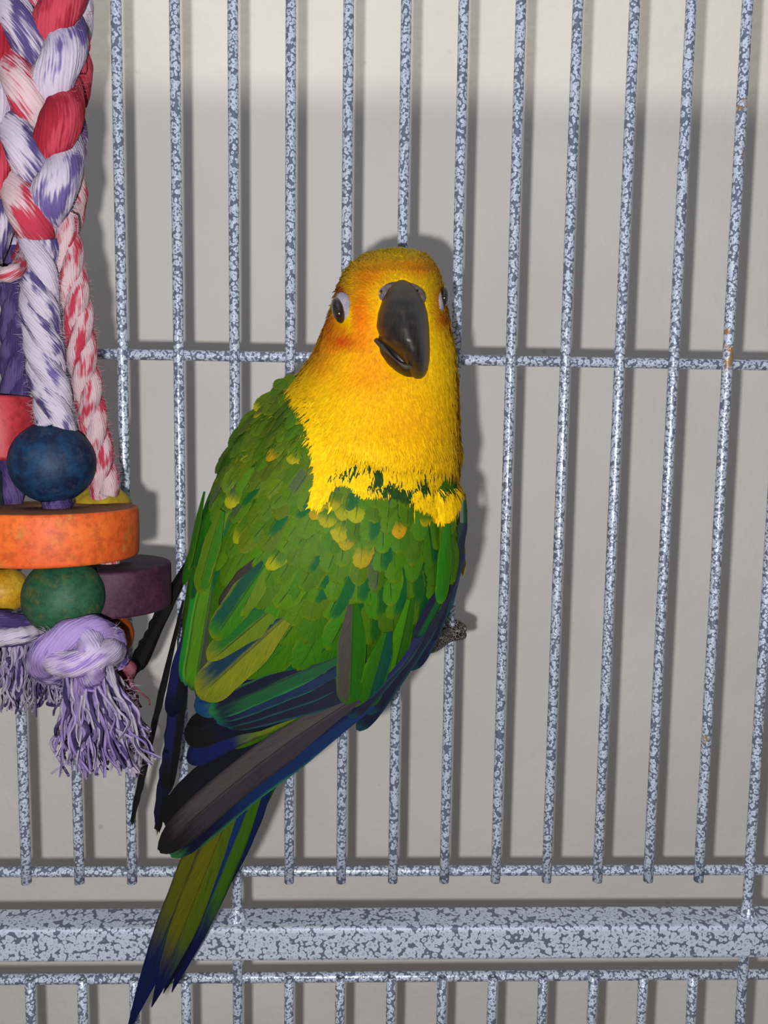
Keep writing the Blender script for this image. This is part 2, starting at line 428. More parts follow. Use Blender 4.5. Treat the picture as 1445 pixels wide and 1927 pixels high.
for y in ys:
    L, R, Yc, df, db = row(y)
    for k in range(NS):
        th = 2 * PI * k / NS
        c, s = math.cos(th), math.sin(th)
        cx = (L + R) / 2 + (R - L) / 2 * math.copysign(abs(c) ** 0.9, c)
        fold = 0.0
        if s > 0:
            dd = y - fold_y(cx)
            fold = 0.0042 * np.interp(cx, [610, 720, 845, 875], [0, 1, 1, 0.4]) * math.exp(-(dd / (42.0 if dd < 0 else 7.0)) ** 2)
        bv.append(at(cx, y, Yc - (df if s > 0 else db) * math.copysign(abs(s) ** 0.9, s) - fold))
for i in range(len(ys) - 1):
    for k in range(NS):
        k2 = (k + 1) % NS
        bfc.append((i * NS + k, i * NS + k2, (i + 1) * NS + k2, (i + 1) * NS + k))
bfc.append(tuple(range(NS))[::-1]); bfc.append(tuple((len(ys) - 1) * NS + k for k in range(NS)))

def gauss(x, y, cx, cy, sx_, sy_, ang=0.0):
    dx, dy = x - cx, y - cy
    c, s = math.cos(ang), math.sin(ang)
    return math.exp(-(((dx * c + dy * s) / sx_) ** 2 + ((-dx * s + dy * c) / sy_) ** 2))
BORDER_X = [520, 545, 575, 595, 612, 600, 585, 640, 690, 740, 790, 830, 875]
def yellow_edge(x):   # image row where the yellow bib gives way to green
    return np.interp(x, [500, 540, 560, 590, 612, 640, 690, 740, 800, 830, 850, 870], [640, 700, 745, 790, 915, 900, 918, 915, 948, 968, 955, 900])
def head_col(x, y, j=0.0):
    c = YEL * (1 - 0.5) + YEL2 * 0.5 if j > 0.3 else YEL.copy()
    def add(col_, w):
        nonlocal c
        w = min(max(w, 0), 1); c = c * (1 - w) + col_ * w
    add(ORA, 0.50 * gauss(x, y, 700, 640, 40, 90)); add(ORA, 0.85 * gauss(x, y, 700, 525, 30, 20)); add(ORA, 0.75 * gauss(x, y, 790, 512, 32, 16))
    add(ORA, 0.55 * gauss(x, y, 745, 505, 60, 14)); add(ORA, 0.8 * gauss(x, y, 690, 590, 16, 50))
    add(RED, 1.0 * gauss(x, y, 650, 632, 36, 18, 0.2)); add(RED, 0.95 * gauss(x, y, 646, 546, 26, 11, 0.7)); add(ORA, 0.9 * gauss(x, y, 683, 590, 12, 40)); add(RED, 0.8 * gauss(x, y, 624, 600, 10, 34, -0.2)); add(ORA, 0.6 * gauss(x, y, 620, 640, 24, 40))
    add(RED, 0.8 * gauss(x, y, 832, 595, 14, 14)); add(ORA, 0.6 * gauss(x, y, 826, 570, 18, 40))
    add(np.array(lin(215, 140, 16, GY)), 0.7 * gauss(x, y, 610, 668, 22, 32))
    add(ORA, 0.35 * gauss(x, y, 760, 790, 110, 60)); add(ORA, 0.45 * gauss(x, y, 700, 700, 90, 40))
    return c
def green_spot(x, y):
    return max(gauss(x, y, 545, 762, 12, 10), gauss(x, y, 566, 785, 18, 12), gauss(x, y, 708, 895, 8, 22, 0.4), gauss(x, y, 730, 908, 18, 11), gauss(x, y, 795, 905, 15, 15, -0.5),
               gauss(x, y, 812, 877, 9, 6), gauss(x, y, 840, 908, 8, 10), gauss(x, y, 668, 880, 26, 5, -0.2), gauss(x, y, 745, 918, 26, 7), gauss(x, y, 760, 926, 10, 10))
bcol = []
for v in bv:
    x, y = proj(v)
    bcol.append(tuple(head_col(x, y)) if y < yellow_edge(x) - 6 else tuple(GRN))
body_me = mesh_from('body', bv, bfc, None, True, np.array(bcol))
body = link('body', body_me, M['body'], bird, bi)

# folded wings: shallow shells lying on the flanks
def shell(rows, nm, par):
    v, f = [], []; n = 20
    R_ = np.array(rows, dtype=float)
    yy = np.linspace(R_[0, 0], R_[-1, 0], 40)
    for y in yy:
        L, R, Yc, df, db = [np.interp(y, R_[:, 0], R_[:, k]) for k in range(1, 6)]
        for k in range(n):
            th = 2 * PI * k / n; c, s = math.cos(th), math.sin(th)
            v.append(at((L + R) / 2 + (R - L) / 2 * c, y, Yc - (df if s > 0 else db) * s))
    for i in range(len(yy) - 1):
        for k in range(n):
            k2 = (k + 1) % n; f.append((i * n + k, i * n + k2, (i + 1) * n + k2, (i + 1) * n + k))
    f.append(tuple(range(n))[::-1]); f.append(tuple((len(yy) - 1) * n + k for k in range(n)))
    return v, f
wl_v, wl_f = shell([(735, 520, 545, -.046, .003, .003), (790, 470, 540, -.050, .010, .012), (860, 420, 520, -.053, .014, .018), (950, 388, 500, -.054, .016, .020), (1050, 362, 470, -.053, .016, .018),
                    (1150, 344, 430, -.050, .014, .014), (1230, 340, 400, -.047, .010, .010), (1290, 350, 375, -.045, .004, .004)], 'wing', None)
wr_v, wr_f = shell([(885, 800, 850, -.055, .006, .008), (930, 770, 864, -.056, .012, .016), (1000, 760, 866, -.055, .014, .018), (1080, 760, 862, -.053, .014, .018), (1150, 745, 842, -.051, .013, .016),
                    (1210, 715, 800, -.049, .010, .012), (1270, 680, 745, -.047, .006, .007), (1310, 665, 700, -.045, .003, .003)], 'wing', None)
wings = []
for v, f in ((wl_v, wl_f), (wr_v, wr_f)):
    wings.append(link('wing', mesh_from('wing', v, f, None, True, np.tile(GRN, (len(v), 1))), M['body'], bird, bi))
allv = bv + wl_v + wr_v
allf = bfc + [tuple(i + len(bv) for i in q) for q in wl_f] + [tuple(i + len(bv) + len(wl_v) for i in q) for q in wr_f]
bvh = BVHTree.FromPolygons([tuple(v) for v in allv], allf)
bvh_b = BVHTree.FromPolygons([tuple(v) for v in bv], bfc)
def surf(px, py, tree=None):
    d = ray(px, py); h = (tree or bvh).ray_cast(CAM, d)
    if h[0] is None: return None, None
    n = h[1]
    if n.dot(d) > 0: n = -n
    return h[0], n

# ---- feather shapes (shared mesh data)
def feather_mesh(nm, wf, nu=18, nv=8, camber=0.10, droop=0.06, jag=0.0, seed=0, curve=0.0, bow=0.0):
    rg = np.random.default_rng(seed); v, f, u_ = [], [], []
    jl = rg.normal(0, 1, (nu + 1, 2)) * jag
    for i in range(nu + 1):
        u = i / nu
        u = 1 - (1 - u) ** 1.35
        w = wf(u)
        for j in range(nv + 1):
            s = 2 * j / nv - 1
            ww = w * (1 + (jl[i, 0] if s < 0 else jl[i, 1]) * abs(s) ** 3 * (u > 0.3))
            notch = -jag * 0.5 * rg.random() * (i >= nu - 1)
            v.append((u + notch, 0.5 * s * ww + curve * u * u + bow * 4 * u * (1 - u), camber * w * (1 - s * s) * 0.5 - droop * u * u))
            u_.append((u, 0.5 + 0.5 * s * (0.35 + 0.65 * min(1, w))))
    m = nv + 1
    for i in range(nu):
        for j in range(nv):
            f.append((i * m + j, (i + 1) * m + j, (i + 1) * m + j + 1, i * m + j + 1))
    me = mesh_from(nm, v, f, u_); me.materials.append(M['feather'])
    return me
def w_covert(u): return (0.35 + 0.65 * min(1, u / 0.45) ** 0.8) * (1 if u < 0.52 else max(0.06, max(0, 1 - ((u - 0.52) / 0.482) ** 2.2) ** 0.62))
def w_flight(u): return (0.35 + 0.65 * min(1, u / 0.35)) * (1 if u < 0.80 else max(0.06, math.sqrt(max(0, 1 - ((u - 0.80) / 0.203) ** 2))))
def w_tail(u): return (0.55 + 0.45 * min(1, u / 0.25)) * (1 if u < 0.45 else max(0.04, (1 - ((u - 0.45) / 0.56) ** 1.7)))
def w_plume(u): return (0.45 + 0.55 * min(1, u / 0.3)) * (1 if u < 0.55 else max(0.12, math.sqrt(max(0, 1 - ((u - 0.55) / 0.46) ** 2))))
FM = {'covert': [feather_mesh('covert_vane', w_covert, jag=j, seed=k) for k, j in enumerate((0.05, 0.07, 0.09, 0.06))],
      'flight': [feather_mesh('flight_vane', w_flight, 18, 6, 0.10, 0.05, 0.015, 9), feather_mesh('flight_vane_bent', w_flight, 18, 6, 0.10, 0.05, 0.02, 10, curve=0.10), feather_mesh('flight_vane_bowed', w_flight, 18, 6, 0.10, 0.05, 0.012, 13, bow=-0.22)],
      'ragged': [feather_mesh('worn_vane', w_flight, 26, 6, 0.12, 0.05, 0.13, 11)],
      'tail': [feather_mesh('tail_vane', w_tail, 20, 6, 0.14, 0.04, 0.015, 12)],
      'plume': [feather_mesh('plume_vane', w_plume, 8, 4, 0.12, 0.08, 0.10, k) for k in (20, 21, 22)]}
def place(name, p0, p1, wpx, kind, base, tip, web=None, fringe=None, ts=0.78, l0=0.0, l1=0.0010, Y0=None, Y1=None, roll=0.0, parent=None, var=None, flip=False):
    n = Vector((0, 0, 0))
    def pt(p, Y, l):
        if Y is not None:
            P = at(p[0], p[1], Y); return P, -ray(*p)
        P, nn = surf(*p)
        if P is None:
            # off the flank: nearest point of the surface to the ray
            Pn, nn, _, _ = bvh.find_nearest(at(p[0], p[1], -0.05)); d = (Pn - CAM)
            P = CAM + ray(*p) * d.length
            nn = (nn - ray(*p)).normalized()
        return P + nn * l, nn
    A, n0 = pt(p0, Y0, l0); B, n1 = pt(p1, Y1, l1)
    if Y0 is not None and Y1 is not None:
        dl = 0.0
        for t in (0.0, 0.25, 0.5, 0.75, 1.0):
            q = proj(A.lerp(B, t)); hp, _n = surf(q[0], q[1], bvh_b)
            if hp is not None: dl = max(dl, (A.lerp(B, t) - CAM).length - (hp - CAM).length + 0.0008)
        if dl > 0 and dl < 0.02:
            A = A - ray(*p0) * dl; B = B - ray(*p1) * dl
    X = B - A; Ln = X.length; n = (n0 + n1).normalized()
    xh = X.normalized(); n = (n - xh * n.dot(xh)).normalized()
    if roll: n = Matrix.Rotation(roll, 3, xh) @ n
    yv = n.cross(xh)
    if flip: yv = -yv
    wd = wpx * ((A + B) / 2 - CAM).dot(FWD) / F
    zs = wd
    mt = Matrix((xh * Ln, yv * wd, n * zs)).transposed().to_4x4(); mt.translation = A
    ms = FM[kind]; me = ms[random.randrange(len(ms)) if var is None else var]
    o = bpy.data.objects.new(name, me); col.objects.link(o)
    par = parent or bird
    o.parent = par
    if par is bird: o.matrix_parent_inverse = bi
    o.matrix_basis = mt
    o.color = (*base, 1)
    o['tip_color'] = [float(q) for q in tip]; o['web_color'] = [float(q) for q in (base if web is None else web)]
    o['fringe_color'] = [float(q) for q in (tip if fringe is None else fringe)]; o['tip_start'] = float(ts)
    return o

def B_(r, g, b): return lin(r, g, b, G)
NAVY, NAVY2, TEAL, BLK, GREY = B_(11, 17, 46), B_(14, 26, 78), B_(8, 92, 88), B_(20, 19, 20), B_(78, 72, 74)
LIME, OLV, GR1, GR2 = B_(78, 150, 12), B_(120, 128, 16), B_(52, 118, 12), B_(70, 120, 16)

# ---- tail
TL = [((412, 1500), (236, 1952), 50, -.0405, -.0225, B_(96, 98, 18), B_(14, 30, 84), B_(36, 84, 50), 0.40),
      ((452, 1480), (284, 1898), 58, -.0385, -.0195, B_(104, 104, 16), B_(14, 26, 80), B_(84, 104, 18), 0.60),
      ((486, 1470), (322, 1870), 50, -.0375, -.0185, B_(14, 50, 110), B_(14, 22, 78), B_(60, 104, 18), 0.45),
      ((508, 1455), (388, 1734), 42, -.0355, -.0195, B_(16, 26, 80), NAVY, B_(14, 34, 84), 0.45),
      ((430, 1500), (262, 1905), 40, -.0390, -.0205, B_(18, 80, 84), B_(14, 34, 96), B_(18, 84, 60), 0.45),
      ((486, 1490), (306, 1872), 44, -.0345, -.0170, NAVY, NAVY, NAVY2, 0.5)]
for p0, p1, w, Y0, Y1, b, tp, wb, ts in TL:
    place('tail_feather', p0, p1, w, 'tail', b, tp, wb, NAVY, ts, Y0=Y0, Y1=Y1)

# ---- far-side primaries of the left wing, seen past the flank
LW, RW = wings
place('flight_feather', (352, 1060), (238, 1284), 30, 'ragged', BLK, BLK, B_(34, 31, 30), BLK, Y0=-.020, Y1=-.0075, parent=LW, roll=0.5)
place('flight_feather', (350, 1075), (262, 1262), 26, 'flight', B_(36, 33, 32), BLK, BLK, BLK, Y0=-.0185, Y1=-.0065, parent=LW, roll=0.3)
place('flight_feather', (345, 1130), (244, 1560), 18, 'ragged', BLK, BLK, B_(30, 30, 34), BLK, Y0=-.027, Y1=-.015, parent=LW, roll=0.8)
place('flight_feather', (350, 1170), (294, 1574), 24, 'ragged', B_(22, 24, 60), BLK, BLK, BLK, Y0=-.038, Y1=-.030, parent=LW, roll=0.4)
place('flight_feather', (352, 1200), (312, 1500), 30, 'flight', B_(24, 28, 84), BLK, BLK, B_(24, 28, 60), 0.6, Y0=-.040, Y1=-.033, parent=LW)
place('flight_feather', (352, 1190), (322, 1350), 34, 'flight', B_(24, 28, 84), NAVY, BLK, NAVY, 0.6, Y0=-.043, Y1=-.038, parent=LW)

# ---- right wing primaries sweeping to the lower left over the rump
PR = [((570, 1335), (345, 1388), 70, -.0600, -.046, B_(18, 22, 48), BLK, B_(14, 20, 46), 0.60, BLK),
      ((590, 1325), (350, 1432), 56, -.0612, -.0475, B_(14, 20, 50), B_(18, 30, 90), B_(104, 122, 20), 0.38, BLK),
      ((620, 1335), (306, 1552), 78, -.0590, -.0425, B_(18, 20, 34), BLK, B_(16, 22, 60), 0.62, BLK),
      ((700, 1322), (318, 1612), 62, -.0590, -.0440, B_(14, 24, 70), NAVY, B_(14, 44, 96), 0.55, B_(58, 128, 70)),
      ((672, 1312), (297, 1604), 64, -.0640, -.0460, B_(80, 74, 76), BLK, B_(58, 52, 60), 0.70, B_(30, 28, 32))]
for p0, p1, w, Y0, Y1, b, tp, wb, ts, fr_ in PR:
    place('flight_feather', p0, p1, w, 'flight', b, tp, wb, fr_, ts, Y0=Y0, Y1=Y1, parent=RW, var=2)
# dark blue outer primaries down the right flank
for p0, p1, w, b, wb, Y0, Y1 in [((872, 985), (795, 1225), 46, B_(12, 52, 44), NAVY, -.050, -.046), ((868, 1040), (770, 1262), 48, NAVY, NAVY2, -.048, -.045),
                                 ((852, 1100), (690, 1345), 46, B_(12, 20, 58), NAVY, -.050, -.048), ((838, 1130), (672, 1376), 40, NAVY, B_(14, 28, 70), -.046, -.044),
                                 ((820, 1150), (655, 1350), 44, NAVY2, NAVY, -.054, -.055), ((800, 1180), (640, 1345), 40, NAVY, NAVY2, -.058, -.058)]:
    place('flight_feather', p0, p1, w, 'flight', b, NAVY, wb, B_(16, 70, 80), 0.6, Y0=Y0, Y1=Y1, parent=RW, var=1 if False else 0)
# secondaries fanned at the lower edge (navy with green rims)
SEC = [((700, 1290), (420, 1362), 46, NAVY, BLK, NAVY, B_(14, 90, 90)), ((690, 1262), (405, 1358), 46, NAVY, NAVY, NAVY, B_(14, 96, 90)), ((675, 1240), (400, 1350), 46, NAVY, NAVY, B_(12, 40, 76), B_(24, 110, 70)),
       ((660, 1225), (392, 1342), 46, B_(16, 84, 44), NAVY, NAVY, B_(40, 130, 60)), ((560, 1262), (364, 1334), 58, B_(38, 108, 22), B_(12, 56, 110), NAVY, B_(14, 70, 80)), ((540, 1160), (372, 1313), 74, OLV, B_(112, 120, 18), B_(14, 48, 70), OLV),
       ((520, 1140), (392, 1248), 56, B_(96, 122, 16), OLV, B_(30, 100, 30), OLV), ((500, 1060), (402, 1205), 54, GR1, GR1, B_(14, 76, 56), OLV), ((490, 1050), (418, 1150), 40, B_(62, 57, 52), B_(46, 42, 40), B_(56, 52, 48), BLK)]
for k, (p0, p1, w, b, tp, wb, fr_) in enumerate(SEC):
    place('flight_feather', p0, p1, w, 'flight', b, tp, wb, fr_, 0.70, Y0=-.0640 - .0007 * k, Y1=-.0600 - .0007 * k, parent=LW, var=0, flip=(k >= 3))
for k, (p0, p1, w, b, wb) in enumerate([((640, 1190), (494, 1320), 88, GR1, B_(24, 92, 48)), ((590, 1165), (464, 1275), 74, B_(66, 124, 14), B_(50, 116, 24)), ((560, 1100), (455, 1226), 66, B_(44, 112, 30), B_(20, 88, 50)), ((545, 1060), (470, 1205), 58, B_(66, 124, 14), B_(24, 88, 60)), ((520, 1020), (462, 1152), 48, B_(92, 124, 20), GR2)]):
    place('covert_feather', p0, p1, w, 'covert', b, b, wb, B_(112, 142, 20), 0.9, l0=.0004, l1=.0022 + .0004 * k, parent=LW, flip=True)
# ---- covert feathers, laid like shingles from the rump up to the neck
def size_at(x, y):
    s = np.interp(y, [700, 800, 900, 1000, 1100, 1200, 1300], [24, 28, 33, 40, 47, 56, 60])
    return s
def ang_at(x, y):
    a = np.interp(x, [340, 400, 450, 520, 590, 650, 720, 870], [14, 24, 34, 36, 22, 8, 2, -3])
    if y > 1080 and x < 640: a = np.interp(y, [1080, 1240], [a, np.interp(x, [340, 400, 440, 640], [3, 6, 44, 22])])
    if y < 900: a = np.interp(y, [740, 900], [np.interp(x, [420, 560, 640, 870], [34, 40, 20, -5]), a])
    return math.radians(a)
LEFT_E = lambda y: np.interp(y, [690, 740, 800, 850, 900, 1000, 1100, 1200, 1300], [556, 505, 455, 425, 402, 371, 346, 335, 352])
RIGHT_E = lambda y: np.interp(y, [880, 1000, 1060, 1100, 1150, 1200, 1260, 1310], [864, 866, 858, 848, 830, 795, 740, 690])
def top_e(x): return yellow_edge(x) + 2
def low_e(x): return np.interp(x, [340, 400, 440, 470, 520, 560, 620, 650, 690, 740, 780, 830, 870], [1180, 1120, 1100, 1190, 1235, 1262, 1240, 1190, 1240, 1240, 1210, 1145, 1050])
count = 0
y = 1325.0; rown = 0
cands = []
while y > 700:
    s = float(size_at(600, y)); x = LEFT_E(y) + 6 + (0.5 if rown % 2 else 0.0) * s * 0.72
    while x < RIGHT_E(y):
        xx, yy = x + random.uniform(-.14, .14) * s, y + random.uniform(-.22, .22) * s
        if yy < low_e(xx) and yy > top_e(xx) + 16: cands.append((xx, yy))
        x += s * 0.74
    y -= s * 0.66; rown += 1
SPOTS = [(655, 985, 14), (610, 965, 14), (590, 975, 12), (800, 975, 12), (660, 1040, 15), (680, 1048, 12), (735, 1028, 12), (495, 1075, 9), (500, 1050, 9), (440, 1005, 12), (720, 1130, 9), (745, 1000, 11), (565, 775, 14),
         (480, 780, 9), (500, 870, 8), (550, 880, 12), (430, 960, 9), (870, 1010, 6), (635, 1015, 10), (560, 985, 10), (640, 970, 9)]
for (x, y) in cands:
    s = float(size_at(x, y)) * random.uniform(0.92, 1.12)
    a = ang_at(x, y) + random.uniform(-.10, .10)
    Lp = s * random.uniform(1.75, 2.1)
    if x > 640 and y > 1020: Lp *= 1.15; 
    p1 = (x, y); p0 = (x + math.sin(a) * Lp, y - math.cos(a) * Lp)
    ye = yellow_edge(p0[0]) - 10
    if p0[1] < ye:
        q = max(0.45, (y - ye) / (y - p0[1])); p0 = (x + (p0[0] - x) * q, y + (p0[1] - y) * q)
    p0 = (min(max(p0[0], LEFT_E(p0[1]) + 8), 860), max(p0[1], 560))
    up = np.interp(y, [720, 950, 1150, 1300], [0, 0.25, 0.8, 1.0]) + (0.15 if x > 650 else 0)
    mossy = np.array(B_(random.randint(80, 104), random.randint(114, 130), random.randint(14, 24))); bright = np.array(B_(random.randint(54, 80), random.randint(114, 132), random.randint(8, 16)))
    b = mossy * (1 - min(up, 1)) + bright * min(up, 1)
    if x < 400: b = np.array(B_(44, 128, 14))
    r = random.random()
    tip = b * 1.08 + np.array(B_(40, 40, 0)) * 0.25
    fr = np.array(B_(118, 140, 18)) * (0.55 + 0.5 * random.random())
    ts = 0.80
    for (sx_, sy_, rr) in SPOTS:
        if math.hypot(x - sx_, (y - 8 - sy_) * 0.8) < rr * 1.25: tip = np.array(B_(random.randint(150, 205), random.randint(152, 176), 14)); fr = tip; ts = random.uniform(0.5, 0.66)
    web = b * random.uniform(0.8, 1.1)
    if r < 0.22 and y > 950: web = np.array(B_(20, 96, 44))
    if r > 0.93 and y > 930: b = np.array(B_(76, 100, 56))
    if y > 1140 and x > 630 and r > 0.7: web = np.array(B_(30, 96, 30))
    par = LW if x < 480 else RW if x > 760 else bird
    place('covert_feather', p0, p1, s * random.uniform(0.98, 1.12), 'covert', b, tip, web, fr, ts, l0=0.0003, l1=np.interp(y, [700, 1300], [.0009, .0019]) + random.uniform(0, .0004), parent=par, roll=random.uniform(-.12, .12))
    count += 1
print('coverts', count)
# large tertials on the right: grey-brown inner web, green outer
place('covert_feather', (662, 1130), (650, 1300), 56, 'flight', B_(40, 110, 14), B_(30, 100, 20), B_(84, 78, 74), B_(60, 120, 20), 0.86, l0=.0022, l1=.0058, parent=bird, var=0, flip=True)
place('covert_feather', (722, 1180), (674, 1312), 58, 'flight', B_(20, 90, 70), GR1, GR1, LIME, 0.7, l0=.0026, l1=.0062, parent=bird, var=0, flip=True)
place('covert_feather', (765, 1120), (716, 1290), 52, 'flight', GR1, GR1, LIME, LIME, 0.7, l0=.0022, l1=.0050, parent=RW, var=0, flip=True)
place('covert_feather', (835, 1090), (772, 1192), 40, 'flight', B_(30, 110, 50), B_(20, 80, 60), B_(40, 40, 70), B_(14, 40, 60), 0.8, l0=.0012, l1=.0030, parent=RW, var=0, flip=True)
place('covert_feather', (832, 985), (818, 1128), 34, 'flight', B_(40, 124, 16), B_(40, 124, 16), GR1, LIME, 0.8, l0=.0025, l1=.0036, parent=RW, var=0)
place('covert_feather', (866, 930), (862, 1004), 18, 'flight', B_(20, 110, 50), B_(20, 110, 50), BLK, LIME, 0.8, l0=.0020, l1=.0026, parent=RW, var=0)
place('covert_feather', (866, 990), (872, 1086), 12, 'plume', B_(206, 190, 90), B_(206, 190, 90), None, None, Y0=-.040, Y1=-.038, parent=RW)
# long bright feathers folded along the left edge
place('flight_feather', (398, 980), (344, 1285), 30, 'flight', B_(30, 130, 34), TEAL, B_(20, 110, 60), B_(20, 100, 60), 0.85, Y0=-.060, Y1=-.0525, parent=LW, var=0, roll=-0.4)
place('flight_feather', (392, 1050), (350, 1292), 26, 'flight', LIME, TEAL, NAVY, TEAL, 0.90, Y0=-.0640, Y1=-.0555, parent=LW, var=0)
place('flight_feather', (408, 1040), (364, 1302), 46, 'flight', B_(78, 130, 16), LIME, B_(62, 72, 56), B_(30, 30, 30), 0.80, Y0=-.0690, Y1=-.0590, parent=LW, var=0, flip=False)
place('covert_feather', (425, 960), (392, 1112), 40, 'flight', B_(84, 124, 18), B_(190, 140, 20), GR1, OLV, 0.93, l0=.0028, l1=.0040, parent=LW, var=0)
place('covert_feather', (400, 930), (372, 1072), 32, 'flight', B_(60, 130, 18), GR1, GR1, OLV, 0.93, l0=.0028, l1=.0036, parent=LW, var=0)
place('covert_feather', (455, 980), (436, 1092), 20, 'plume', B_(196, 84, 20), B_(196, 84, 20), None, None, l0=.0004, l1=.0006, parent=LW)

# ---- short plumage of head, bib and nape: thousands of narrow plumes
def plumage(nm, pts, lenf, dirf, colf, wid, tree, lift, parent, inv, off=0.0):
    V = []; Fq = []; C = []; NV = []
    for (x, y) in pts:
        P, n = surf(x, y, tree)
        if P is None: continue
        dx, dy = dirf(x, y)
        d = RIGHT * dx - UP * dy
        d = (d - n * d.dot(n))
        if d.length < 1e-5: continue
        d.normalize()
        ln = lenf(x, y) * (P - CAM).dot(FWD) / F * random.uniform(0.7, 1.25)
        sd = n.cross(d); sd = (sd + n * random.uniform(-.5, .5)).normalized()
        w = wid * random.uniform(0.6, 1.3)
        c = colf(x, y); k = random.uniform(0.80, 1.12)
        up_ = lift * random.uniform(0.5, 1.5)
        b = len(V)
        P = P + n * off; a0 = P - n * 0.0004; a1 = P + d * ln * 0.45 + n * (ln * up_ * 0.8); a2 = P + d * ln * 0.85 + n * (ln * up_); a3 = P + d * ln + n * (ln * up_ * 0.85)
        V += [a0 - sd * w * .5, a0 + sd * w * .5, a1 - sd * w, a1 + sd * w, a2 - sd * w * .6, a2 + sd * w * .6, a3]
        Fq += [(b, b + 2, b + 3, b + 1), (b + 2, b + 4, b + 5, b + 3), (b + 4, b + 6, b + 5)]
        C += [tuple(np.asarray(c) * k)] * 7; nn = (n + d * 0.25).normalized(); NV += [tuple(nn)] * 7
    me = mesh_from(nm, V, Fq, None, True, np.array(C))
    me.normals_split_custom_set_from_vertices(NV)
    o = link(nm, me, M['plume'], parent, inv); o['kind'] = 'stuff'
    return o
def in_head(x, y):
    L, R, *_ = row(y)
    return L - 4 < x < R + 4 and y < yellow_edge(x) + random.gauss(0, 9) and y > 468
def hdir(x, y):
    cx, cy = 757, 600
    dx, dy = x - cx, y - cy
    r = math.hypot(dx, dy) + 1e-6
    k = np.interp(y, [480, 560, 640, 760, 900], [0.05, 0.15, 0.8, 1.6, 2.5])
    bx = np.interp(x, [520, 640, 760, 870], [-0.6, -0.35, 0.0, 0.05]) if y > 700 else 0
    return dx / r + bx * 1.2 + random.gauss(0, .16), dy / r + k + random.gauss(0, .16)
def hlen(x, y):
    d = math.hypot((x - 757) / 1.0, (y - 610) / 1.5)
    return np.interp(d, [40, 90, 160, 260], [8, 17, 26, 40])
def hcol(x, y):
    if random.random() < green_spot(x, y) * 1.3: return np.array(B_(40, 78, 24))
    return head_col(x, y, random.random())
EYES = [(650, 583, 22, 34), (757, 618, 50, 90)]
def skip(x, y):
    return any(((x - a) / c) ** 2 + ((y - b) / d) ** 2 < 1 for a, b, c, d in EYES)
pts = []
while len(pts) < 24000:
    x, y = random.uniform(500, 880), random.uniform(466, 985)
    if in_head(x, y) and not skip(x, y): pts.append((x, y))
pts.sort(key=lambda p: -p[1])
plumage('head_plumage', pts, hlen, hdir, hcol, 0.00026, bvh_b, 0.09, bird, bi)
# rim plumes breaking the outline of head and neck
rim = []
for k in range(900):
    y = random.uniform(470, 900); L, R, *_ = row(y)
    rim.append((L + 3 if random.random() < .5 and y < 700 else R - 3, y))
plumage('rim_plumage', rim, lambda x, y: hlen(x, y) * 0.8, hdir, hcol, 0.00028, bvh_b, 0.22, bird, bi)
# bib edge: longer yellow plumes overhanging the mantle; wispy moss-green plumes of the nape
bib = []
while len(bib) < 3400:
    x = random.uniform(590, 866); y = yellow_edge(x) - abs(random.gauss(0, 17)) + 2
    if y > 840: bib.append((x, y))
BL = catmull([Vector((548, 700, 0)), Vector((566, 745, 0)), Vector((592, 792, 0)), Vector((604, 850, 0)), Vector((606, 900, 0)), Vector((596, 940, 0))], 60)
for _ in range(1500):
    q = random.choice(BL); bib.append((q.x + abs(random.gauss(0, 12)) - 4, q.y + random.uniform(-9, 9)))
plumage('bib_plumage', bib, lambda x, y: 22, lambda x, y: (np.interp(x, [560, 610, 700, 866], [-.9, -.5, -.1, .1]) + random.gauss(0, .22), 1.0), hcol, 0.00028, bvh, 0.12, bird, bi, 0.0012)
ruff = []
while len(ruff) < 1600:
    x = random.uniform(640, 862); yc = fold_y(x) - 8; ruff.append((x, yc - abs(random.gauss(0, 10))))
plumage('ruff_plumage', ruff, lambda x, y: 24, lambda x, y: (random.gauss(0, .15), 1.0), hcol, 0.00026, bvh, 0.20, bird, bi)
def moss(x, y):
    r = random.random()
    return np.array(B_(92, 126, 20)) if r < .35 else np.array(B_(56, 98, 18)) if r < .85 else np.array(B_(150, 150, 20))
mo = []
while len(mo) < 2600:
    x, y = random.uniform(380, 860), random.uniform(700, 1010)
    if LEFT_E(y) + 6 < x < 860 and y > yellow_edge(x) - 6 and random.random() < np.interp(y, [700, 860, 1010], [1, .7, .1]): mo.append((x, y))
def mdir(x, y):
    a = ang_at(x, y) + random.gauss(0, .3); return -math.sin(a), math.cos(a)
plumage('mantle_plumage', mo, lambda x, y: 17, mdir, moss, 0.00016, bvh, 0.22, bird, bi)

# ---- beak
def blob_rows(rows, n=28, pw_=0.9, step=3):
    R_ = np.array(rows, dtype=float); v, f = [], []
    yy = np.arange(R_[0, 0], R_[-1, 0] + .1, step)
    for y in yy:
        L, R, Yc, df, db, rx = [np.interp(y, R_[:, 0], R_[:, k]) for k in range(1, 7)]
        for k in range(n):
            th = 2 * PI * k / n; c, s = math.cos(th), math.sin(th)
            rid = rx * max(0, s) ** 3
            v.append(at((L + R) / 2 + (R - L) / 2 * math.copysign(abs(c) ** pw_, c) * (1) + rid, y, Yc - (df if s > 0 else db) * abs(s) ** (1.15 if s > 0 else 1) * (1 if s > 0 else -1)))
    for i in range(len(yy) - 1):
        for k in range(n):
            k2 = (k + 1) % n; f.append((i * n + k, i * n + k2, (i + 1) * n + k2, (i + 1) * n + k))
    f.append(tuple(range(n))[::-1]); f.append(tuple((len(yy) - 1) * n + k for k in range(n)))
    return v, f
M['beak'] = mat_horn('dark_horn', lin(30, 26, 26, .4), lin(54, 49, 48, .4), 0.44)
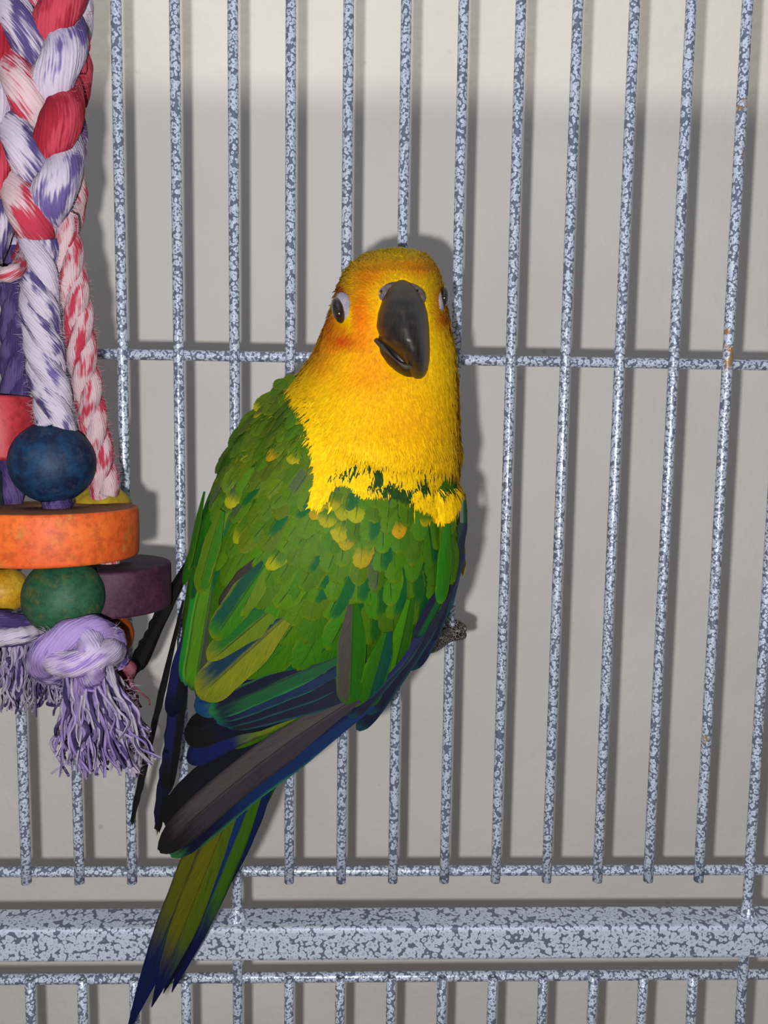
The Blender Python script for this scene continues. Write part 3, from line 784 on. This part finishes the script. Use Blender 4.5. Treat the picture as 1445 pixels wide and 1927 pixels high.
M['beak_lower'] = mat_horn('dark_horn_lower', lin(26, 23, 22, .4), lin(48, 42, 40, .4), 0.45)
v, f = blob_rows([(527, 750, 762, -.0580, .002, .004, 0), (533, 740, 774, -.0580, .006, .006, 0), (545, 728, 786, -.0575, .0125, .008, 1), (565, 717, 797, -.057, .0195, .01, 3), (590, 709, 804, -.057, .0245, .01, 5),
                  (615, 706, 807, -.057, .0270, .01, 8), (640, 714, 808, -.057, .0275, .01, 10), (660, 732, 808, -.058, .0255, .01, 8), (680, 752, 807, -.060, .0215, .009, 5), (697, 766, 804, -.062, .0155, .007, 2), (708, 774, 799, -.063, .010, .005, 0), (713, 782, 792, -.064, .006, .003, 0)])
link('upper_beak', mesh_from('upper_beak', v, f), M['beak'], bird, bi)
v, f = blob_rows([(618, 703, 760, -.056, .008, .006, 0), (640, 703, 790, -.056, .0135, .008, 0), (665, 709, 798, -.056, .0165, .008, 0), (685, 722, 800, -.056, .0165, .008, 0), (700, 738, 798, -.056, .014, .007, 0), (709, 752, 790, -.056, .010, .005, 0), (714, 762, 780, -.056, .005, .003, 0)])
link('lower_beak', mesh_from('lower_beak', v, f), M['beak_lower'], bird, bi)
# parted edge of the lower beak: a worn ridge running to the tip
pth = catmull([at(706, 640, -.0690), at(722, 655, -.0735), at(742, 675, -.0765), at(760, 688, -.0770), at(774, 690, -.0765)], 24)
link('beak_ridge', mesh_from('beak_ridge', *tube(pth, lambda t: 0.0005 + 0.0003 * math.sin(t * 9), 8)), mat_plain('worn_horn', lin(84, 76, 70, .4), 0.5), bird, bi)
# cere: pale bare skin on both sides of the beak root with nostrils
M['cere'] = mat_dyed('bare_grey_skin', lin(108, 92, 92, .42), lin(148, 132, 138, .42), scale=600, rough=0.6)
def ellipsoid(cx, cy, rx, ry, Y, rd, ang=0.0, n=24, m_=12):
    k = mpp(Y); C0 = at(cx, cy, Y); d = -ray(cx, cy)
    ex = (RIGHT * math.cos(ang) - UP * math.sin(ang)); ey = (RIGHT * math.sin(ang) + UP * math.cos(ang))
    v, f = [], []
    for i in range(m_ + 1):
        ph = PI * i / m_
        for j in range(n):
            th = 2 * PI * j / n
            v.append(C0 + ex * (rx * k * math.sin(ph) * math.cos(th)) + ey * (ry * k * math.sin(ph) * math.sin(th)) + d * (rd * math.cos(ph)))
    for i in range(m_):
        for j in range(n):
            j2 = (j + 1) % n; f.append((i * n + j, (i + 1) * n + j, (i + 1) * n + j2, i * n + j2))
    return v, f
P, n_ = surf(752, 556, bvh_b)
ce = link('cere', mesh_from('cere', *ellipsoid(752, 560, 48, 30, P.y + 0.0014, 0.0030)), M['cere'], bird, bi)
for cx, cy in ((717, 548), (786, 546)):
    link('nostril', mesh_from('nostril', *ellipsoid(cx, cy, 1.8, 2.8, P.y - 0.0008, 0.0010)), M['beak'], ce)
# eyes with a bare pale ring
M['ring'] = mat_dyed('bare_white_skin', lin(205, 196, 208, .42), lin(182, 176, 196, .42), scale=500, rough=0.55)
t_ = NT('eye_gloss'); M['eye'] = t_.fin((0.012, 0.007, 0.006), 0.08, 0.6)
P, n_ = surf(650, 584, bvh_b)
r1 = link('eye_ring', mesh_from('eye_ring', *ellipsoid(653, 583, 19, 35, P.y + 0.0012, 0.0030, -0.42)), M['ring'], bird, bi)
link('eye', mesh_from('eye', *ellipsoid(637, 584, 12, 25, P.y + 0.0008, 0.0042, -0.24)), M['eye'], bird, bi)
r2 = link('eye_ring', mesh_from('eye_ring', *ellipsoid(827, 572, 9, 24, -.047, 0.0046, 0.05)), M['ring'], bird, bi)
link('eye', mesh_from('eye', *ellipsoid(836, 558, 9, 20, -.046, 0.0050, 0.05)), M['eye'], bird, bi)

# ---- feet: scaled toes closing round the bars, hooked claws
M['scale'] = mat_scales(); M['claw'] = mat_horn('claw_horn', lin(28, 26, 28, .6), lin(50, 46, 46, .6))
def foot(xb, zb, root, mir):
    leg = catmull([root, root * 0.5 + Vector((xb, -0.010, zb)) * 0.5 + Vector((0, 0.0, -0.0012)), Vector((xb - 0.001 * mir, -0.0052, zb))], 14)
    ft = link('foot', mesh_from('foot', *tube(leg, lambda t: 0.0020 + 0.0013 * math.sin(min(1, t * 1.2) * PI * .75), 14)), M['scale'], bird, bi)
    rb = BR + 0.0021
    for dz, sg, span in ((0.0022, 1, 3.5), (-0.0014, 1, 3.7), (0.0030, -1, 3.2), (-0.0022, -1, 3.3)):
        pp = []
        for k in range(16):
            t = k / 15; a = -PI / 2 + sg * mir * t * span
            rr = rb + 0.0010 * math.sin(t * PI)
            pp.append(Vector((xb + math.cos(a) * rr, math.sin(a) * rr, zb + dz * (0.4 + t))))
        toe = link('toe', mesh_from('toe', *tube(pp[:13], lambda t: 0.0021 * (1 - 0.25 * t) * (1 + 0.09 * math.sin(t * 16)), 12)), M['scale'], ft)
        cl = pp[12:] + [pp[-1] + (pp[-1] - pp[-2]) * 1.4 + Vector((0, 0, -0.0008))]
        link('claw', mesh_from('claw', *tube(catmull(cl, 10), lambda t: 0.0014 * (1 - 0.9 * t) + 0.0001, 10)), M['claw'], ft)
zf = at(845, 1189, 0).z
foot(6 * S, zf, at(762, 1216, -0.029), 1)
foot(3 * S, at(545, 1230, 0).z, at(560, 1215, -0.024), -1)

# ------------------------------------------------------------------ toy
T = 0.52
PW = mat_rope('rope_white_purple', lin(216, 204, 224, T), lin(88, 76, 132, T), 0.46, 70)
RW_ = mat_rope('rope_white_red', lin(226, 196, 204, T), lin(198, 62, 84, T), 0.46, 70)
RD = mat_rope('rope_red', lin(204, 72, 92, T), lin(170, 40, 58, T), 0.48, 70)
LV = mat_rope('rope_lavender', lin(214, 202, 224, T), lin(112, 96, 160, T), 0.42, 60)
PU = mat_rope('rope_purple', lin(100, 84, 136, T), lin(70, 56, 108, T), 0.5, 70)
LI = mat_rope('rope_lilac', lin(178, 152, 214, T), lin(104, 82, 160, T), 0.42, 70, lin(214, 200, 232, T))
toy, ti = thing('rope_toy', tuple(at(90, 1480, -0.05)), 'braided red and purple rope toy hung with dyed wooden beads and discs', 'bird toy')
def strand(pts, rpx, mat, name='rope_strand', yarns=9, amp=0.05, nseg=36, n=None, taper=False):
    Ym = sum(p.y for p in pts) / len(pts); r = rpx * mpp(Ym)
    length = sum((pts[i + 1] - pts[i]).length for i in range(len(pts) - 1))
    pth = catmull(pts, n or max(20, int(length / 0.0009)))
    rg = random.uniform(0, 6)
    rf = lambda t: r * (1 + 0.05 * math.sin(t * 40 + rg)) * (1 - (0.5 * max(0, t - .9) / .1 if taper else 0))
    return link(name, mesh_from(name, *tube(pth, rf, nseg, yarns=yarns, twist=320.0, amp=amp)), mat, toy, ti)
# the braid: pairs of strands crossing over and under down three columns
def col_strand(xc, ry, rx, yfront, hand, mat, y0, y1, pitch=228, Yc=-.052, rpx=32, sway=None):
    pts = []
    yy = y0
    while yy <= y1:
        th = PI / 2 + hand * 2 * PI * (yy - yfront) / pitch
        xs = xc + (sway(yy) if sway else 0)
        pts.append(at(xs + rx * math.cos(th), yy, Yc - ry * math.sin(th))); yy += 12
    return strand(pts, rpx, mat)
sw = lambda y: np.interp(y, [0, 300, 520], [-6, 0, 6])
col_strand(47, .0065, 17, 55, -1, PW, -160, 440, sway=sw)
col_strand(47, .0065, 17, 168, -1, RW_, -160, 505, sway=sw)
col_strand(107, .0065, 17, 20, 1, RD, -160, 372, sway=lambda y: -0.02 * y + 4)
col_strand(107, .0065, 17, 128, 1, LV, -160, 452, sway=lambda y: -0.02 * y + 4, rpx=33)
col_strand(-18, .0065, 17, 100, 1, RD, -160, 420)
col_strand(-18, .0065, 17, 214, 1, PW, -160, 540)
col_strand(134, .0055, 13, 85, -1, RD, -160, 190, Yc=-.040, rpx=24, sway=lambda y: -0.03 * y + 4)
col_strand(134, .0055, 13, 205, -1, PW, -160, 450, Yc=-.040, rpx=24, sway=lambda y: -0.05 * y + 4)
col_strand(128, .0050, 10, 310, -1, RW_, 200, 500, Yc=-.042, rpx=23, sway=lambda y: -0.0 * y)
# ropes hanging from the braid: each of three laid plies
def rope3(axis, rply, roff, pitch, mats, ph=0.0, hand=1, Y=-.05):
    A = np.array(axis, dtype=float)
    for k in range(3):
        pts = []; y_ = A[0, 1]
        while y_ <= A[-1, 1]:
            x_ = np.interp(y_, A[:, 1], A[:, 0]); Yx = np.interp(y_, A[:, 1], A[:, 2])
            th = hand * 2 * PI * (y_ - A[0, 1]) / pitch + ph + k * 2 * PI / 3
            pts.append(at(x_ + roff * math.cos(th), y_, Yx - roff * math.sin(th) * mpp(Yx))); y_ += 9
        strand(pts, rply, mats[k], yarns=7, nseg=28)
rope3([(72, 450, -.054), (72, 540, -.056), (78, 620, -.056), (88, 700, -.055), (103, 775, -.055), (103, 815, -.055)], 22, 15, 205, [PW, LV, PW], 0.6, -1)
rope3([(116, 410, -.050), (128, 480, -.050), (142, 560, -.050), (152, 650, -.048), (163, 730, -.046), (180, 820, -.043), (194, 905, -.041), (200, 940, -.040)], 17, 12, 185, [RW_, RW_, RW_], 0.2, 1)
rope3([(18, 470, -.043), (28, 560, -.042), (30, 650, -.042), (30, 760, -.042)], 17, 12, 190, [PU, PU, PU], 0.3, 1)
strand([at(-30, 500, -.060), at(0, 516, -.066), at(22, 514, -.067), at(38, 500, -.060), at(46, 480, -.052)], 13, RW_, nseg=24)
# frayed yarn at the braid's right edge
strand([at(132, 40, -.046), at(146, 58, -.05), at(152, 85, -.051), at(150, 112, -.05), at(154, 140, -.05)], 11, RD, name='frayed_yarn', yarns=5, nseg=18, taper=True)
strand([at(126, 20, -.046), at(140, 38, -.049), at(158, 72, -.05), at(160, 100, -.049)], 9, RD, name='frayed_yarn', yarns=5, nseg=18, taper=True)

# beads and discs
def bead(cx, cy, rpx, Y, mat, name='bead', flat=0.93, hole=0.28, seed=1, tilt=Vector((0.02, 0.03, 1))):
    k = mpp(Y); r = rpx * k; a0 = math.asin(hole); prof = []
    n = 22
    for i in range(n + 1):
        a = -PI / 2 + a0 + (PI - 2 * a0) * i / n
        prof.append((r * math.cos(a), r * flat * math.sin(a) / math.sin(PI / 2 - a0) * 0.985))
    h = prof[-1][1]
    prof = [(r * hole * 0.8, -h * 0.6)] + prof + [(r * hole * 0.8, h * 0.6)]
    v, f, u = lathe(prof, at(cx, cy, Y), 44, tilt, 0.006, seed)
    return link(name, mesh_from(name, v, f, u), mat, toy, ti)
def disc(cx, cy_top, rpx, hpx, Y, mside, mtop, name='wooden_disc', seed=3, tilt=Vector((0, 0, 1)), holepx=24, hole_off=(0, 0)):
    k = mpp(Y); r = rpx * k; h = hpx * k; bv_ = 0.0008
    o0 = at(cx, cy_top, Y)
    prof = [(holepx * k, -h + bv_), (holepx * k * 1.05, -h), (r - bv_ * 1.5, -h), (r - bv_ * .3, -h + bv_ * .5), (r, -h + bv_ * 1.6), (r * 1.004, -h * .5), (r, -bv_ * 1.2), (r - bv_ * .4, -bv_ * .3), (r - bv_ * 1.2, 0)]
    d = link(name, mesh_from(name, *lathe(prof, o0, 72, tilt, 0.010, seed)), mside, toy, ti)
    tp = [(r - bv_ * 1.2, 0), (r * .8, 0.0002), (r * .5, 0.0001), (holepx * k * 1.1, 0), (holepx * k, -bv_), (holepx * k, -h + bv_)]
    link('disc_face', mesh_from('disc_face', *lathe(tp, o0, 72, tilt, 0.010, seed)), mtop, d)
    return d
BLUE = mat_dyed('blue_dye', lin(14, 32, 66, T), lin(24, 66, 104, T), lin(54, 64, 88, T), 150, 0.6)
GREEN = mat_dyed('green_dye', lin(32, 84, 60, T), lin(54, 104, 72, T), lin(96, 104, 50, T), 90, 0.6)
YELLOW = mat_dyed('yellow_dye', lin(216, 160, 30, T), lin(236, 190, 60, T), lin(196, 138, 30, T), 100, 0.5)
YELLOW2 = mat_dyed('yellow_disc_dye', lin(196, 168, 34, T), lin(206, 176, 50, T), lin(180, 150, 40, T), 60, 0.55)
REDB = mat_dyed('red_dye', lin(190, 48, 58, T), lin(200, 62, 72, T), lin(150, 34, 46, T), 60, 0.5)
ORB = mat_dyed('orange_bead_dye', lin(196, 92, 24, T), lin(214, 108, 36, T), lin(160, 70, 20, T), 90, 0.5)
ORS = mat_dyed('orange_dye_bark', lin(246, 120, 48, T), lin(232, 96, 40, T), lin(214, 134, 60, T), 70, 0.55)
PUS = mat_dyed('plum_dye', lin(74, 38, 62, T), lin(94, 52, 78, T), lin(60, 32, 52, T), 120, 0.6)
PUT = mat_dyed('plum_face', lin(82, 60, 78, T), lin(96, 72, 90, T), lin(70, 48, 66, T), 60, 0.7)
DKB = mat_dyed('dark_teal_dye', lin(40, 50, 60, T), lin(52, 64, 72, T), None, 100, 0.6)
bead(98, 871, 76, -.055, BLUE, seed=2, flat=0.96)
strand([at(106, 925, -.055), at(107, 945, -.055), at(107, 962, -.055), at(110, 1090, -.055)], 26, PU, nseg=28)
disc(100, 954, 153, 92, -.052, ORS, mat_endgrain('orange_end_grain', lin(176, 118, 76, T), lin(150, 92, 58, T), at(110, 954, -.052)), seed=4)
bead(120, 1122, 75, -.056, GREEN, seed=5, flat=0.95)
bead(0, 1111, 52, -.040, YELLOW, seed=6, flat=0.84)
# red block on the dark purple rope
k = mpp(-.042)
disc(-6, 746, 66, 116, -.046, REDB, REDB, name='wooden_barrel', seed=7, holepx=26)
strand([at(18, 850, -.043), at(20, 880, -.043), at(22, 930, -.043), at(8, 1000, -.040), at(0, 1060, -.040)], 22, PU, nseg=28)
disc(-42, 884, 48, 70, -.046, DKB, DKB, seed=8, holepx=14)
# yellow disc and plum disc on the red rope behind
bead(192, 966, 58, -.030, YELLOW2, 'bead', flat=0.92, hole=0.3, seed=9)
strand([at(200, 930, -.032), at(204, 1050, -.031), at(207, 1070, -.031), at(207, 1180, -.031)], 17, RW_, nseg=24)
disc(207, 1059, 112, 84, -.031, PUS, PUT, seed=10, holepx=20)
bead(204, 1196, 47, -.031, ORB, seed=11, flat=0.95)

# knots and tassels
def tassel(nm, root, tips, n, rpx, Y, mats, spread, seed, curl=1.0):
    rg = random.Random(seed); parts = [[] for _ in mats]
    for k in range(n):
        u = rg.random(); w = rg.random()
        (x0, x1, y0) = root; (tx0, tx1, ty0, ty1) = tips
        sx_ = x0 + (x1 - x0) * u; ex = tx0 + (tx1 - tx0) * min(1, max(0, u + rg.gauss(0, .10)))
        ey = ty0 + (ty1 - ty0) * rg.random() ** .7
        Ys = Y + spread * (w - .5) * .6; Ye = Y + spread * (w - .5)
        pts = []; m = 7
        for i in range(m):
            t = i / (m - 1)
            amp_ = curl * 13 * t
            pts.append(at(sx_ + (ex - sx_) * t ** 1.2 + rg.gauss(0, amp_ * .55), y0 + (ey - y0) * t + rg.gauss(0, amp_ * .3), Ys + (Ye - Ys) * t + rg.gauss(0, .0016 * t * curl)))
        r = rpx * mpp(Y) * rg.uniform(.65, 1.25)
        parts[rg.randrange(len(mats))].append(tube(catmull(pts, 34), lambda t: r * (1 - .45 * t), 7))
    for p, m_ in zip(parts, mats):
        if p:
            o = link(nm, mesh_from(nm, *join(p)), m_, toy, ti); o['kind'] = 'stuff'
LIW = mat_rope('rope_pale_lilac', lin(212, 196, 228, T), lin(160, 130, 206, T), 0.45, 60)
# big lilac knot
strand([at(212, 1240, -.052), at(205, 1205, -.060), at(170, 1188, -.068), at(125, 1200, -.072), at(88, 1228, -.072), at(80, 1250, -.064), at(100, 1262, -.056)], 29, LI, name='knot', nseg=32)
strand([at(80, 1222, -.066), at(110, 1246, -.075), at(150, 1248, -.078), at(190, 1232, -.074), at(212, 1225, -.064), at(205, 1240, -.056)], 24, LIW, name='knot', nseg=32)
strand([at(150, 1170, -.058), at(165, 1200, -.070), at(172, 1240, -.076), at(170, 1280, -.070)], 25, LI, name='knot', nseg=32)
strand([at(120, 1180, -.058), at(130, 1215, -.062), at(165, 1225, -.060)], 30, LI, name='knot', nseg=28)
tassel('tassel', (128, 205, 1240), (108, 278, 1350, 1462), 190, 4.6, -.064, [LI, LIW, PW, LI, PU], .026, 3, 1.35)
# left purple tassel and knot
strand([at(-30, 1160, -.05), at(10, 1170, -.058), at(50, 1178, -.056), at(80, 1190, -.05), at(100, 1215, -.046)], 19, PU, name='knot', nseg=28)
strand([at(-30, 1200, -.055), at(10, 1200, -.062), at(45, 1196, -.060), at(72, 1185, -.052)], 17, PW, name='knot', nseg=28)
strand([at(60, 1200, -.052), at(85, 1212, -.056), at(100, 1235, -.052), at(80, 1245, -.046)], 17, LI, name='knot', nseg=28)
tassel('tassel', (-30, 72, 1195), (-36, 70, 1260, 1345), 110, 3.4, -.050, [PU, PW, LIW], .018, 5, 0.9)
tassel('tassel', (55, 110, 1220), (60, 112, 1275, 1328), 46, 3.2, -.046, [PU, PW, LIW], .012, 8, 0.6)
tassel('tassel', (88, 110, 1295), (72, 112, 1325, 1334), 5, 6.0, -.040, [PU], .004, 9, 0.6)
# red rope's knot behind, below the orange bead
PK = mat_rope('rope_faded_pink', lin(178, 112, 128, T), lin(150, 70, 90, T), 0.5, 60)
strand([at(205, 1225, -.030), at(225, 1246, -.034), at(244, 1256, -.033), at(240, 1268, -.029), at(222, 1262, -.028)], 12, PK, name='knot', nseg=22)
tassel('tassel', (212, 240, 1260), (232, 284, 1320, 1420), 16, 4.0, -.034, [PK], .006, 12, 0.6)

# loose cotton fibres standing off the ropes
fz_v, fz_f, fz_c = [], [], []
fr = random.Random(5)
def fuzz(axis, half, Y, n, colr):
    A = np.array(axis, dtype=float)
    for _ in range(n):
        y_ = fr.uniform(A[0, 1], A[-1, 1]); x_ = np.interp(y_, A[:, 1], A[:, 0]); s = fr.choice((-1, 1)) * fr.uniform(.75, 1.0)
        p = at(x_ + s * half, y_, Y + fr.uniform(-.004, .004)); a = fr.uniform(-1.2, 1.2) + (0 if s > 0 else PI)
        ln = fr.uniform(.0012, .0038); d = RIGHT * math.cos(a) + UP * math.sin(a) - FWD * fr.uniform(-.6, .6); d2 = (d + UP * fr.uniform(-.9, .9)).normalized()
        q = p + d * ln * .5; e = q + d2 * ln * .5; w = Vector((0, 0, 1)) * 0.00004; b = len(fz_v)
        fz_v.extend([p - w, p + w, q - w, q + w, e]); fz_f.extend([(b, b + 1, b + 3, b + 2), (b + 2, b + 3, b + 4)]); fz_c.extend([colr] * 5)
FZ = lin(206, 190, 210, T); FR = lin(214, 130, 146, T)
fuzz([(110, 0), (104, 440)], 34, -.054, 500, FZ); fuzz([(150, 20), (130, 440)], 14, -.044, 260, FR)
fuzz([(72, 470), (78, 620), (103, 800)], 35, -.055, 420, FZ); fuzz([(128, 480), (152, 650), (163, 730), (196, 910)], 27, -.047, 460, FR)
fuzz([(150, 1180), (140, 1270)], 68, -.068, 260, FZ); fuzz([(180, 1280), (190, 1460)], 70, -.064, 300, FZ)
o = link('rope_fuzz', mesh_from('rope_fuzz', fz_v, fz_f, None, True, np.array(fz_c)), mat_tint('cotton_fibre', .9, .05), toy, ti); o['kind'] = 'stuff'
